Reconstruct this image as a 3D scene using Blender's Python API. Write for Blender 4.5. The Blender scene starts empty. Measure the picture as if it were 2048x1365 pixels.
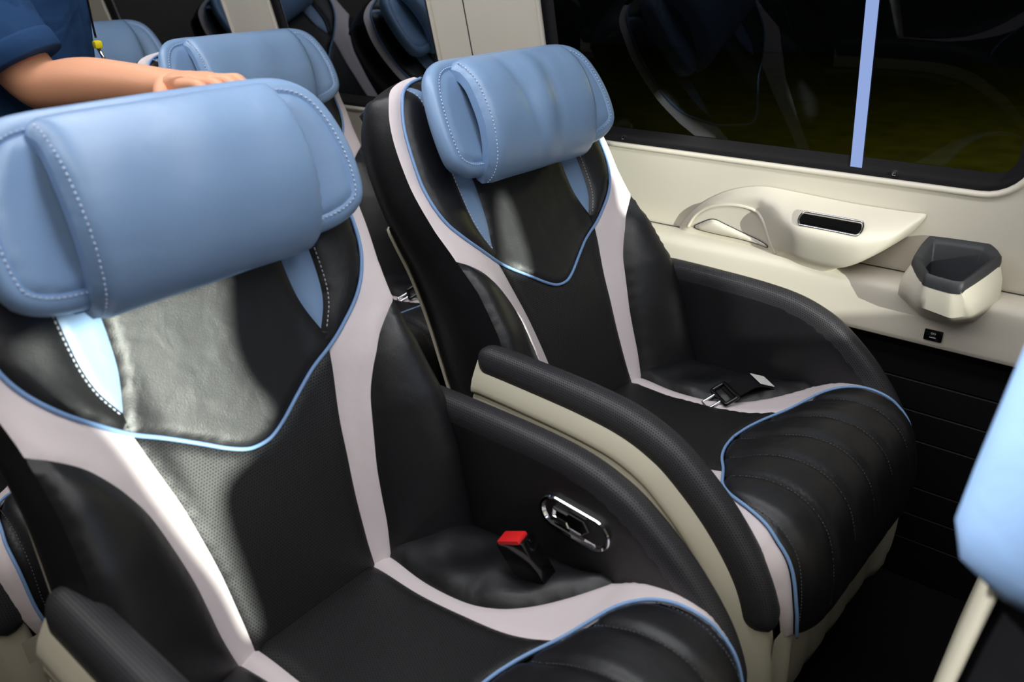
import bpy, bmesh, math, random
import numpy as np
from mathutils import Vector, Matrix
from mathutils.geometry import delaunay_2d_cdt
random.seed(4)
SC = bpy.context.scene
COL = SC.collection
R = math.radians

# ------------------------------------------------------------------ camera
cam_d = bpy.data.cameras.new('camera'); cam = bpy.data.objects.new('camera', cam_d); COL.objects.link(cam)
cam_d.sensor_width = 36.0; cam_d.lens = 1582.06 / 2048 * 36
RC = ((0.63314689, -0.77361815, -0.02529773), (-0.35453702, -0.2607983, -0.89793527), (0.68806141, 0.57749391, -0.43939991))
m = Matrix.Identity(4)
for i in range(3):
    m[i][0] = RC[0][i]; m[i][1] = -RC[1][i]; m[i][2] = -RC[2][i]
m[0][3], m[1][3], m[2][3] = 0.0, 0.0, 1.25417
cam.matrix_world = m
cam_d.clip_start = 0.02
cam_d.dof.use_dof = True; cam_d.dof.focus_distance = 1.45; cam_d.dof.aperture_fstop = 4.0
SC.camera = cam
SC.view_settings.view_transform = 'Standard'; SC.view_settings.look = 'None'
SC.view_settings.gamma = 1.0; SC.view_settings.use_curve_mapping = False
SC.view_settings.exposure = 0.0

# ------------------------------------------------------------------ world and lights
W = bpy.data.worlds.new('night'); SC.world = W; W.use_nodes = True
W.node_tree.nodes['Background'].inputs[0].default_value = (0.02, 0.024, 0.03, 1)
W.node_tree.nodes['Background'].inputs[1].default_value = 0.3

def area(name, loc, rot, sx, sy, power, color, spread=180):
    d = bpy.data.lights.new(name, 'AREA'); d.shape = 'RECTANGLE'; d.size = sx; d.size_y = sy
    d.energy = power; d.color = color; d.spread = R(spread)
    o = bpy.data.objects.new(name, d); COL.objects.link(o); o.location = loc; o.rotation_euler = rot
    return o
def spot(name, loc, target, power, color, angle, blend, radius):
    d = bpy.data.lights.new(name, 'SPOT'); d.energy = power; d.color = color; d.spot_size = R(angle)
    d.spot_blend = blend; d.shadow_soft_size = radius
    o = bpy.data.objects.new(name, d); COL.objects.link(o); o.location = loc
    o.rotation_euler = (Vector(target) - Vector(loc)).to_track_quat('-Z', 'Y').to_euler()
    return o
area('ceiling_light_aisle', (-0.05, 0.9, 1.86), (0, 0, 0), 0.25, 3.2, 15.0, (1.0, 0.97, 0.95))
area('ceiling_light_window_side', (0.68, 0.9, 1.86), (0, R(-5), 0), 0.22, 3.2, 21.0, (0.96, 0.98, 1.0))
spot('front_work_lamp', (0.43, -1.55, 1.2), (0.50, 0.8, 0.72), 850.0, (0.95, 1.0, 0.88), 66, 1.0, 0.0045)
spot('cover_fill_spot', (0.05, 0.62, 1.84), (0.52, -0.02, 0.92), 150.0, (0.97, 0.98, 1.0), 26, 0.7, 0.03)  # added spot, brightens the front seat's head cover
spot('side_streak_spot', (1.25, -1.5, 1.2), (1.15, 0.9, 0.78), 1000.0, (0.95, 1.0, 0.90), 24, 0.5, 0.004)  # added spot, throws the bright streaks on the second seat
yl = bpy.data.lights.new('yard_fill_light', 'POINT'); yl.energy = 170; yl.color = (1.0, 0.95, 0.45); yl.shadow_soft_size = 0.1  # added light, makes the ground show through the tinted glass
ylo = bpy.data.objects.new('yard_fill_light', yl); COL.objects.link(ylo); ylo.location = (4.4, 0.1, 1.9)

# ------------------------------------------------------------------ materials
def lin(c):
    return tuple(((v / 255) / 12.92 if v / 255 <= 0.04045 else ((v / 255 + 0.055) / 1.055) ** 2.4) for v in c) + (1.0,)
def mat(name, rgb, rough=0.5, spec=0.5, metal=0.0, grain=0.0, gscale=700.0, var=0.0, perf=False, coat=0.0, wrinkle=0.0):
    M = bpy.data.materials.new(name); M.use_nodes = True
    nt = M.node_tree; N = nt.nodes; Lk = nt.links; b = N['Principled BSDF']
    b.inputs['Base Color'].default_value = lin(rgb); b.inputs['Roughness'].default_value = rough
    b.inputs['Specular IOR Level'].default_value = spec; b.inputs['Metallic'].default_value = metal
    b.inputs['Coat Weight'].default_value = coat
    if grain or perf or var or wrinkle:
        tc = N.new('ShaderNodeTexCoord'); h = None
        def add(a, sock):
            if a is None: return sock
            ad = N.new('ShaderNodeMath'); ad.operation = 'ADD'; Lk.new(a, ad.inputs[0]); Lk.new(sock, ad.inputs[1]); return ad.outputs[0]
        if grain:
            nz = N.new('ShaderNodeTexNoise'); nz.inputs['Scale'].default_value = gscale; nz.inputs['Detail'].default_value = 2
            Lk.new(tc.outputs['Object'], nz.inputs['Vector'])
            mu = N.new('ShaderNodeMath'); mu.operation = 'MULTIPLY'; mu.inputs[1].default_value = grain
            Lk.new(nz.outputs['Fac'], mu.inputs[0]); h = add(h, mu.outputs[0])
        if wrinkle:
            nz = N.new('ShaderNodeTexNoise'); nz.inputs['Scale'].default_value = 22; nz.inputs['Detail'].default_value = 1.5; nz.inputs['Distortion'].default_value = 0.6
            Lk.new(tc.outputs['Object'], nz.inputs['Vector'])
            mu = N.new('ShaderNodeMath'); mu.operation = 'MULTIPLY'; mu.inputs[1].default_value = wrinkle
            Lk.new(nz.outputs['Fac'], mu.inputs[0]); h = add(h, mu.outputs[0])
        if perf:
            sx = N.new('ShaderNodeSeparateXYZ'); Lk.new(tc.outputs['UV'], sx.inputs[0])
            k = 1 / 0.0039; ds = []
            fr = []
            row = N.new('ShaderNodeMath'); row.operation = 'MULTIPLY'; row.inputs[1].default_value = k; Lk.new(sx.outputs[1], row.inputs[0])
            fl = N.new('ShaderNodeMath'); fl.operation = 'FLOOR'; Lk.new(row.outputs[0], fl.inputs[0])
            hf = N.new('ShaderNodeMath'); hf.operation = 'MULTIPLY'; hf.inputs[1].default_value = 0.5; Lk.new(fl.outputs[0], hf.inputs[0])
            cx = N.new('ShaderNodeMath'); cx.operation = 'MULTIPLY_ADD'; cx.inputs[1].default_value = k; Lk.new(sx.outputs[0], cx.inputs[0]); Lk.new(hf.outputs[0], cx.inputs[2])
            for src in (cx, row):
                f = N.new('ShaderNodeMath'); f.operation = 'FRACT'; Lk.new(src.outputs[0], f.inputs[0])
                s = N.new('ShaderNodeMath'); s.operation = 'SUBTRACT'; s.inputs[1].default_value = 0.5; Lk.new(f.outputs[0], s.inputs[0])
                q = N.new('ShaderNodeMath'); q.operation = 'MULTIPLY'; Lk.new(s.outputs[0], q.inputs[0]); Lk.new(s.outputs[0], q.inputs[1]); fr.append(q)
            sm = N.new('ShaderNodeMath'); sm.operation = 'ADD'; Lk.new(fr[0].outputs[0], sm.inputs[0]); Lk.new(fr[1].outputs[0], sm.inputs[1])
            mr = N.new('ShaderNodeMapRange'); mr.inputs[1].default_value = 0.015; mr.inputs[2].default_value = 0.05
            Lk.new(sm.outputs[0], mr.inputs[0])
            mx = N.new('ShaderNodeMixRGB'); mx.inputs[1].default_value = lin(tuple(v * 0.45 for v in rgb)); mx.inputs[2].default_value = lin(rgb)
            Lk.new(mr.outputs[0], mx.inputs[0]); Lk.new(mx.outputs[0], b.inputs['Base Color'])
            mu = N.new('ShaderNodeMath'); mu.operation = 'MULTIPLY'; mu.inputs[1].default_value = 0.0007
            Lk.new(mr.outputs[0], mu.inputs[0]); h = add(h, mu.outputs[0])
            sp = N.new('ShaderNodeMath'); sp.operation = 'MULTIPLY'; sp.inputs[1].default_value = spec; Lk.new(mr.outputs[0], sp.inputs[0])
            Lk.new(sp.outputs[0], b.inputs['Specular IOR Level'])
        if h is not None:
            bp = N.new('ShaderNodeBump'); bp.inputs['Strength'].default_value = 1.0; bp.inputs['Distance'].default_value = 1.0
            Lk.new(h, bp.inputs['Height']); Lk.new(bp.outputs[0], b.inputs['Normal'])
        if var:
            nz = N.new('ShaderNodeTexNoise'); nz.inputs['Scale'].default_value = 6; nz.inputs['Detail'].default_value = 3
            Lk.new(tc.outputs['Object'], nz.inputs['Vector'])
            mx = N.new('ShaderNodeMixRGB'); mx.inputs[1].default_value = lin(tuple(v * (1 - var) for v in rgb)); mx.inputs[2].default_value = lin(tuple(min(255, v * (1 + var)) for v in rgb))
            Lk.new(nz.outputs['Fac'], mx.inputs[0]); Lk.new(mx.outputs[0], b.inputs['Base Color'])
    return M
def emit(name, rgb, s):
    M = bpy.data.materials.new(name); M.use_nodes = True; b = M.node_tree.nodes['Principled BSDF']
    b.inputs['Base Color'].default_value = (0, 0, 0, 1)
    b.inputs['Emission Color'].default_value = lin(rgb); b.inputs['Emission Strength'].default_value = s
    return M
MT = dict(
    black=mat('black_leather', (21, 21, 24), 0.42, 0.5, grain=0.00025, wrinkle=0.0012),
    perf=mat('perforated_black_leather', (26, 26, 28), 0.48, 0.5, grain=0.0002, perf=True),
    padperf=mat('perforated_charcoal_leather', (42, 41, 45), 0.5, 0.6, grain=0.0002, perf=True),
    white=mat('pale_grey_leather', (224, 212, 214), 0.45, 0.4, grain=0.0002, wrinkle=0.001),
    blue=mat('light_blue_leather', (130, 160, 198), 0.38, 0.55, grain=0.0002, wrinkle=0.0012),
    bluepipe=mat('blue_piping', (128, 163, 210), 0.4, 0.4),
    stitchw=mat('pale_thread', (196, 198, 206), 0.7, 0.2),
    stitchb=mat('blue_thread', (205, 220, 244), 0.7, 0.2),
    ribthread=mat('grey_thread', (92, 92, 98), 0.7, 0.2),
    stitchk=mat('black_thread', (20, 20, 22), 0.6, 0.3),
    shell=mat('champagne_plastic', (196, 190, 170), 0.34, 0.45, grain=0.0001, gscale=1500),
    trim=mat('beige_trim_plastic', (222, 214, 200), 0.42, 0.4, grain=0.0001, gscale=1500, var=0.015),
    chrome=mat('chrome', (225, 225, 228), 0.06, 0.5, metal=1.0),
    dark=mat('dark_grey_plastic', (52, 53, 57), 0.45, 0.4, grain=0.0002, gscale=1200),
    gloss=mat('gloss_black_plastic', (10, 10, 12), 0.12, 0.5),
    plank=mat('black_slat_panel', (15, 15, 16), 0.6, 0.2, grain=0.0002),
    carpet=mat('black_carpet', (22, 22, 23), 0.95, 0.1, grain=0.003, gscale=350, var=0.3),
    red=mat('red_button_plastic', (225, 38, 40), 0.35, 0.5),
    webbing=mat('black_webbing', (18, 18, 20), 0.7, 0.2, grain=0.0006, gscale=500),
    paper=mat('white_label', (236, 236, 230), 0.6, 0.3),
    mark=mat('white_print', (225, 228, 232), 0.6, 0.2),
    skin=mat('skin', (222, 160, 126), 0.5, 0.35, grain=0.0002, gscale=300, var=0.05),
    polo=mat('navy_polo_cloth', (36, 66, 106), 0.85, 0.15, grain=0.0006, gscale=900, wrinkle=0.006),
    trousers=mat('dark_trousers_cloth', (26, 28, 34), 0.9, 0.1, grain=0.0006, gscale=700),
    hair=mat('black_hair', (16, 14, 13), 0.5, 0.4, grain=0.004, gscale=120),
    eyewhite=mat('eye_white', (230, 226, 220), 0.2, 0.5),
    lips=mat('lips', (172, 98, 88), 0.5, 0.3),
    yellow=mat('yellow_bead', (236, 214, 30), 0.35, 0.5),
    ceil=mat('ceiling_lining', (200, 196, 190), 0.9, 0.1),
    sidewall=mat('far_side_lining', (120, 116, 110), 0.8, 0.2),
    frit=mat('black_glass_border', (38, 37, 40), 0.35, 0.4),
    asphalt=mat('dim_yard_ground', (96, 96, 30), 0.9, 0.1, var=0.35),
)
def glass_mat():
    M = bpy.data.materials.new('dark_tinted_glass'); M.use_nodes = True
    nt = M.node_tree; N = nt.nodes; Lk = nt.links
    for n in list(N): N.remove(n)
    o = N.new('ShaderNodeOutputMaterial'); t = N.new('ShaderNodeBsdfTransparent'); g = N.new('ShaderNodeBsdfGlossy')
    t.inputs[0].default_value = (0.10, 0.105, 0.10, 1); g.inputs['Roughness'].default_value = 0.01; g.inputs['Color'].default_value = (0.22, 0.24, 0.27, 1)
    f = N.new('ShaderNodeFresnel'); f.inputs[0].default_value = 1.5; mx = N.new('ShaderNodeMixShader')
    Lk.new(f.outputs[0], mx.inputs[0]); Lk.new(t.outputs[0], mx.inputs[1]); Lk.new(g.outputs[0], mx.inputs[2]); Lk.new(mx.outputs[0], o.inputs[0])
    return M
MT['glass'] = glass_mat()

# ------------------------------------------------------------------ mesh helpers
def link(name, me, parent=None, m=None):
    o = bpy.data.objects.new(name, me); COL.objects.link(o)
    if me is not None and m is not None: me.materials.append(MT[m] if isinstance(m, str) else m)
    if parent is not None: o.parent = parent
    return o
def mesh(name, V, F, m, parent=None, smooth=True, uv=None, sharp=None):
    me = bpy.data.meshes.new(name); me.from_pydata([tuple(map(float, v)) for v in V], [], [tuple(int(i) for i in f) for f in F])
    if uv is not None:
        L = me.uv_layers.new(name='UVMap')
        idx = np.empty(len(me.loops), dtype=np.int32); me.loops.foreach_get('vertex_index', idx)
        L.data.foreach_set('uv', np.asarray(uv, dtype=np.float32)[idx].ravel())
    if smooth:
        me.polygons.foreach_set('use_smooth', [True] * len(me.polygons))
        if sharp: me.set_sharp_from_angle(angle=R(sharp))
    me.update()
    return link(name, me, parent, m)
def empty(name, loc, rz=0.0, parent=None):
    o = bpy.data.objects.new(name, None); COL.objects.link(o); o.location = loc; o.rotation_euler = (0, 0, rz)
    if parent: o.parent = parent
    return o
def tag(o, label=None, cat=None, group=None, kind=None):
    if label: o['label'] = label
    if cat: o['category'] = cat
    if group: o['group'] = group
    if kind: o['kind'] = kind
    return o
def crv(P, n=8, closed=False):
    P = [np.array(p, float) for p in P]; N = len(P); out = []
    rng = range(N if closed else N - 1)
    for i in rng:
        if closed: a, b, c, d = P[i - 1], P[i], P[(i + 1) % N], P[(i + 2) % N]
        else: a, b, c, d = P[max(i - 1, 0)], P[i], P[i + 1], P[min(i + 2, N - 1)]
        for k in range(n):
            t = k / n
            # centripetal-ish: plain uniform catmull-rom
            out.append(0.5 * ((2 * b) + (-a + c) * t + (2 * a - 5 * b + 4 * c - d) * t * t + (-a + 3 * b - 3 * c + d) * t ** 3))
    if not closed: out.append(P[-1])
    return np.array(out)
def resample(P, step, closed=False):
    P = np.array(P, float)
    if closed: P = np.vstack([P, P[:1]])
    d = np.r_[0, np.cumsum(np.linalg.norm(np.diff(P, axis=0), axis=1))]
    n = max(2, int(round(d[-1] / step)) + 1); s = np.linspace(0, d[-1], n)
    Q = np.stack([np.interp(s, d, P[:, k]) for k in range(P.shape[1])], 1)
    return Q[:-1] if closed else Q
def inside(pts, poly):
    x, y = pts[:, 0], pts[:, 1]; c = np.zeros(len(pts), bool); n = len(poly); j = n - 1
    for i in range(n):
        xi, yi = poly[i]; xj, yj = poly[j]
        if yi != yj:
            c ^= ((yi > y) != (yj > y)) & (x < (xj - xi) * (y - yi) / (yj - yi) + xi)
        j = i
    return c
def bdist(pts, poly):
    A = np.asarray(poly); B = np.roll(A, -1, 0); D = np.full(len(pts), 1e9)
    for a, b in zip(A, B):
        ab = b - a; L = ab @ ab
        if L < 1e-14: continue
        t = np.clip(((pts - a) @ ab) / L, 0, 1)
        D = np.minimum(D, np.hypot(*(pts - a - t[:, None] * ab).T))
    return D
def fill(poly, sp, holes=()):
    poly = np.asarray(poly, float)
    lo = poly.min(0); hi = poly.max(0); g = []
    r = 0; y = lo[1]
    while y <= hi[1]:
        xs = np.arange(lo[0] + (sp / 2 if r % 2 else 0), hi[0], sp); g.append(np.stack([xs, np.full(len(xs), y)], 1)); y += sp * 0.866; r += 1
    g = np.vstack(g) if g else np.zeros((0, 2))
    g = g[inside(g, poly)]
    if len(g): g = g[bdist(g, poly) > sp * 0.45]
    for h in holes:
        g = g[~inside(g, np.asarray(h))]
        if len(g): g = g[bdist(g, np.asarray(h)) > sp * 0.45]
    allv = [poly]; E = [(i, (i + 1) % len(poly)) for i in range(len(poly))]; o = len(poly)
    for h in holes:
        h = np.asarray(h, float); allv.append(h); E += [(o + i, o + (i + 1) % len(h)) for i in range(len(h))]; o += len(h)
    allv.append(g); P = np.vstack(allv)
    res = delaunay_2d_cdt([Vector(p) for p in P], E, [], 0, 1e-7)
    V = np.array([tuple(v) for v in res[0]]); F = np.array([f for f in res[2] if len(f) == 3])
    cen = V[F].mean(1); k = inside(cen, poly)
    for h in holes: k &= ~inside(cen, np.asarray(h))
    F = F[k]
    d = bdist(V, poly)
    for h in holes: d = np.minimum(d, bdist(V, np.asarray(h)))
    used = np.unique(F); mp = -np.ones(len(V), int); mp[used] = np.arange(len(used))
    return V[used], mp[F], d[used]
def dome(d, r):
    t = np.clip(d / r, 0, 1); return np.sqrt(1 - (1 - t) ** 2)
def panel(name, poly, fmap, m, parent, sp=0.01, puff=0.006, r=0.012, holes=(), step=None, skirt=0.0):
    poly = resample(poly, step or sp * 0.8, True)
    V, F, d = fill(poly, sp, [resample(h, step or sp * 0.8, True) for h in holes])
    P = np.asarray(fmap(V[:, 0], V[:, 1], puff * dome(d, r)))
    if P.shape[0] == 3 and P.shape[1] != 3: P = P.T
    faces = [tuple(f) for f in F]; uv = V
    if skirt:
        B = np.asarray(fmap(poly[:, 0], poly[:, 1], np.zeros(len(poly)))); B = B.T if B.shape[0] == 3 and B.shape[1] != 3 else B
        B2 = np.asarray(fmap(poly[:, 0], poly[:, 1], np.full(len(poly), -skirt))); B2 = B2.T if B2.shape[0] == 3 and B2.shape[1] != 3 else B2
        o = len(P); n = len(poly); P = np.vstack([P, B, B2]); uv = np.vstack([V, poly, poly])
        faces += [(o + i, o + (i + 1) % n, o + n + (i + 1) % n, o + n + i) for i in range(n)]
    return mesh(name, P, faces, m, parent, uv=uv, sharp=50 if skirt else None)
def tube(name, P, r, m, parent, sides=8, closed=False, taper=False):
    P = np.asarray(P, float); n = len(P); V = []; F = []
    T = np.gradient(P, axis=0) if not closed else np.roll(P, -1, 0) - np.roll(P, 1, 0)
    T /= np.linalg.norm(T, axis=1)[:, None] + 1e-12
    u = np.cross(T[0], [0.3, 0.5, 0.81]); u /= np.linalg.norm(u)
    for i in range(n):
        u = u - T[i] * (u @ T[i]); u /= np.linalg.norm(u) + 1e-12; w = np.cross(T[i], u)
        rr = r if np.isscalar(r) else r[i]
        if taper and not closed: rr *= min(1, math.sqrt(min(i, n - 1 - i) / 2 + 0.05))
        for k in range(sides):
            a = 2 * math.pi * k / sides; V.append(P[i] + rr * (math.cos(a) * u + math.sin(a) * w))
    for i in range(n if closed else n - 1):
        j = (i + 1) % n
        for k in range(sides):
            F.append((i * sides + k, i * sides + (k + 1) % sides, j * sides + (k + 1) % sides, j * sides + k))
    if not closed: F += [tuple(range(sides))[::-1], tuple((n - 1) * sides + k for k in range(sides))]
    return mesh(name, V, F, m, parent)
def stitches(name, P, m, parent, dash=0.0042, gap=0.0022, w=0.0008):
    P = resample(P, 0.0011); d = np.r_[0, np.cumsum(np.linalg.norm(np.diff(P, axis=0), axis=1))]
    V = []; F = []; s = 0.0
    while s + dash < d[-1]:
        q = [np.array([np.interp(s + dash * f, d, P[:, k]) for k in range(3)]) for f in (0, 0.5, 1)]
        t = q[2] - q[0]; t /= np.linalg.norm(t) + 1e-12
        u = np.cross(t, [0.31, 0.52, 0.8]); u /= np.linalg.norm(u); v = np.cross(t, u); o = len(V)
        for p, rr in zip(q, (0.55, 1.0, 0.55)):
            for a in range(4): V.append(p + w * rr * (math.cos(a * math.pi / 2) * u + math.sin(a * math.pi / 2) * v))
        for k in range(2):
            for a in range(4): F.append((o + k * 4 + a, o + k * 4 + (a + 1) % 4, o + k * 4 + 4 + (a + 1) % 4, o + k * 4 + 4 + a))
        F += [(o + 3, o + 2, o + 1, o), (o + 8, o + 9, o + 10, o + 11)]
        s += dash + gap
    return mesh(name, V, F, m, parent)
def loft(name, secs, m, parent, closed=True, caps=(False, False), smooth=True, sharp=None, uv=None):
    secs = [np.asarray(s, float) for s in secs]; n = len(secs[0]); V = np.vstack(secs); F = []
    for i in range(len(secs) - 1):
        for k in range(n if closed else n - 1):
            j = (k + 1) % n; F.append((i * n + k, i * n + j, (i + 1) * n + j, (i + 1) * n + k))
    if caps[0]: F.append(tuple(range(n))[::-1])
    if caps[1]: F.append(tuple((len(secs) - 1) * n + k for k in range(n)))
    return mesh(name, V, F, m, parent, smooth, uv=uv, sharp=sharp)
def boxes(name, specs, m, parent, bevel=0.0, smooth=False):
    bm = bmesh.new()
    for c, s, rot in specs:
        M = Matrix.Translation(c) @ (rot.to_4x4() if rot is not None else Matrix.Identity(4)) @ Matrix.Diagonal((s[0], s[1], s[2], 1))
        bmesh.ops.create_cube(bm, size=1.0, matrix=M)
    if bevel: bmesh.ops.bevel(bm, geom=bm.edges[:], offset=bevel, segments=2, affect='EDGES', profile=0.6)
    me = bpy.data.meshes.new(name); bm.to_mesh(me); bm.free()
    if smooth or bevel: me.polygons.foreach_set('use_smooth', [True] * len(me.polygons)); me.set_sharp_from_angle(angle=R(40))
    return link(name, me, parent, m)
def mir(P):
    P = np.array(P, float).copy(); P[:, 0] *= -1; return P[::-1]

# ================================================================== SETTING: side wall, window, floor
LEAN = 0.2126
def wx(z): return 1.54 - LEAN * (z - 0.862)                  # the window wall leans inwards as it rises
def wallpt(y, z, h=0.0):                                     # h: towards the cabin
    nx, nz = -1 / math.hypot(1, LEAN), -LEAN / math.hypot(1, LEAN)
    return np.stack([wx(z) + nx * h, y, z + nz * h])
Y0, Y1, ZT = -1.6, 3.3, 1.78
def rrect(y0, y1, z0, z1, r, n=8):
    P = []
    for cy, cz, a0 in ((y1 - r, z1 - r, 0), (y0 + r, z1 - r, 90), (y0 + r, z0 + r, 180), (y1 - r, z0 + r, 270)):
        for k in range(n + 1):
            a = R(a0 + 90 * k / n); P.append((cy + r * math.cos(a), cz + r * math.sin(a)))
    return np.array(P)
wins = [rrect(0.155, 1.138, 0.862, 1.62, 0.075), rrect(1.472, 2.125, 0.862, 1.62, 0.05), rrect(2.36, 3.15, 0.862, 1.62, 0.05), rrect(-1.4, -0.1, 0.862, 1.62, 0.075)]
wall = panel('wall_right', [(Y0, 0.684), (Y1, 0.684), (Y1, ZT), (Y0, ZT)], lambda u, v, h: wallpt(u, v, 0), 'trim', None, sp=0.09, puff=0, holes=wins, step=0.02)
tag(wall, 'beige plastic side wall lining around the dark windows', kind='structure')
for k, w in enumerate(wins):
    P = wallpt(w[:, 0], w[:, 1], 0.001).T
    tube('window_lip', np.vstack([P]), 0.006, 'trim', wall, closed=True)
for y in (1.36,):                                            # moulded joint on the pillar
    boxes('pillar_joint', [(((wx(1.3)) + 0.0, y, 1.3), (0.0016, 0.003, 0.8), Matrix.Rotation(math.atan(-LEAN), 3, 'Y'))], 'dark', wall)
for k, w in enumerate(wins):
    g = empty('window_%d' % (k + 1), (0, 0, 0)); tag(g, ['large dark tinted side window beside the nearest seats', 'dark tinted side window behind the first beige pillar', 'dark tinted side window at the rear of the cabin', 'dark tinted side window at the front of the cabin'][k], kind='structure')
    big = w
    c = w.mean(0); inner = np.stack([np.clip(w[:, 0], w[:, 0].min() + 0.035, w[:, 0].max() - 0.035), np.clip(w[:, 1], w[:, 1].min() + 0.034, w[:, 1].max() - 0.05)], 1)
    panel('glass_pane', w, lambda u, v, h: wallpt(u, v, -0.016), 'glass', g, sp=0.2, puff=0, step=0.05)
    panel('glass_border', w, lambda u, v, h: wallpt(u, v, -0.0145), 'frit', g, sp=0.05, puff=0, holes=[rrect(w[:, 0].min() + 0.03, w[:, 0].max() - 0.03, w[:, 1].min() + 0.034, w[:, 1].max() - 0.05, 0.03)], step=0.02)
    Q = wallpt(w[:, 0], w[:, 1], 0.0).T; Q2 = wallpt(w[:, 0], w[:, 1], -0.026).T
    n = len(Q); mesh('rubber_seal', np.vstack([Q, Q2]), [(i, (i + 1) % n, n + (i + 1) % n, n + i) for i in range(n)], 'frit', g)
    if k == 0:
        for (y, z) in ((0.955, 0.874), (0.375, 0.873)):
            boxes('screw', [(tuple(wallpt(y, z, -0.012)), (0.006, 0.007, 0.007), None)], 'chrome', g, bevel=0.0015)
# window sill ledge that runs along under the wall panel
prof = crv([(1.575, 0.684), (1.55, 0.682), (1.532, 0.677), (1.523, 0.668), (1.520, 0.655), (1.5205, 0.62), (1.521, 0.585), (1.523, 0.572), (1.530, 0.566), (1.565, 0.565)], 5)
ys = np.linspace(Y0, Y1, 30)
ledge = loft('trim_1', [np.stack([prof[:, 0], np.full(len(prof), y), prof[:, 1]], 1) for y in ys], 'trim', None, closed=False)
tag(ledge, 'beige moulded window ledge running along the side wall', kind='structure')
tube('shadow_joint', [(1.574, y, 0.6855) for y in ys], 0.0012, 'dark', ledge, sides=6)
low = empty('wall_lower', (0, 0, 0)); tag(low, 'black planked lower side wall below the beige ledge', kind='structure')
zb = [0.0, 0.102, 0.166, 0.233, 0.342, 0.407, 0.473, 0.566]
for a, b in zip(zb[:-1], zb[1:]):
    t = 0.004
    sec = np.array([(0, a + 0.0008), (-t + 0.0015, a + 0.001), (-t, a + 0.0028), (-t, b - 0.0028), (-t + 0.0015, b - 0.001), (0, b - 0.0008)])
    loft('plank', [np.stack([1.564 + sec[:, 0], np.full(6, y), sec[:, 1]], 1) for y in (Y0, Y1)], 'plank', low, closed=False, smooth=False)
mesh('plank_backing', [(1.567, Y0, 0), (1.567, Y1, 0), (1.567, Y1, 0.57), (1.567, Y0, 0.57)], [(0, 1, 2, 3)], 'plank', low)
fl = boxes('floor', [((0.3, (Y0 + Y1) / 2, -0.02), (2.6, Y1 - Y0, 0.04), None)], 'carpet', None); tag(fl, 'black carpeted cabin floor', kind='structure')
ce = boxes('ceiling', [((0.25, (Y0 + Y1) / 2, 1.93), (2.6, Y1 - Y0, 0.04), None)], 'ceil', None); tag(ce, 'pale cabin ceiling lining', kind='structure')
lw = boxes('wall_left', [((-1.0, (Y0 + Y1) / 2, 0.95), (0.04, Y1 - Y0, 1.96), None)], 'sidewall', None); tag(lw, 'far side cabin wall', kind='structure')
rw = boxes('wall_rear', [((0.25, Y1 + 0.02, 0.95), (2.6, 0.04, 1.96), None)], 'sidewall', None); tag(rw, 'cabin rear wall', kind='structure')
H1 = crv([(0.444, 1.132), (0.438, 1.112), (0.439, 1.099), (0.443, 1.088), (0.434, 1.081), (0.4205, 1.0755), (0.416, 1.064), (0.4155, 1.041), (0.4145, 1.026), (0.411, 1.028), (0.409, 1.048), (0.404, 1.068), (0.400, 1.088), (0.397, 1.105), (0.391, 1.121), (0.386, 1.132)], 3)
H2_ = np.array([(0.56, 1.09), (0.675, 1.09), (0.68, 1.03), (0.86, 1.03), (0.86, 1.128), (0.56, 1.128)])
H3 = crv([(1.2155, 1.1281), (1.2205, 1.1262), (1.2187, 1.1065), (1.2156, 1.0979), (1.2088, 1.0995), (1.2040, 1.1046), (1.2075, 1.112)], 3, True)
H4 = crv([(1.2811, 1.1372), (1.2922, 1.1353), (1.2879, 1.1114), (1.2803, 1.1063), (1.2756, 1.1075), (1.2820, 1.1227)], 3, True)
H5 = crv([(1.1909, 1.0874), (1.1958, 1.0824), (1.1952, 1.0628), (1.1876, 1.0683)], 3, True)
fw = panel('light_mask', [(-1.02, 0.0), (1.56, 0.0), (1.56, 1.92), (-1.02, 1.92)], lambda u, v, h: np.stack([u, np.full(len(u), -1.0), v]), 'sidewall', None, sp=0.25, puff=0, holes=[H1, H2_, H3, H4, H5], step=0.004); tag(fw, 'added unseen front partition with openings that shape light patches', kind='structure')  # added unseen partition; its openings shape the lamp light into patches
fw2 = boxes('wall_cab', [((0.25, Y0 - 0.02, 0.95), (2.6, 0.04, 1.96), None)], 'sidewall', None); tag(fw2, 'driver cab front wall', kind='structure')
# yard outside and a glowing strip standing in for a reflection on the glass
gd = mesh('ground', [(1.9, -3, 0.2), (9, -3, 0.2), (9, 6, 0.2), (1.9, 6, 0.2)], [(0, 1, 2, 3)], 'asphalt'); tag(gd, 'dim yard ground outside the window', kind='structure')
MT['strip'] = emit('reflection_glow', (168, 194, 255), 0.72)
ls = boxes('strip_reflection', [(tuple(wallpt(np.array(0.444), np.array(1.235), -0.0125)), (0.0012, 0.021, 0.735), Matrix.Rotation(math.atan(-LEAN), 3, 'Y'))], 'strip', None)
tag(ls, 'thin upright blue-white reflection on the large dark window, built as a glowing bar', 'reflection')

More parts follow.
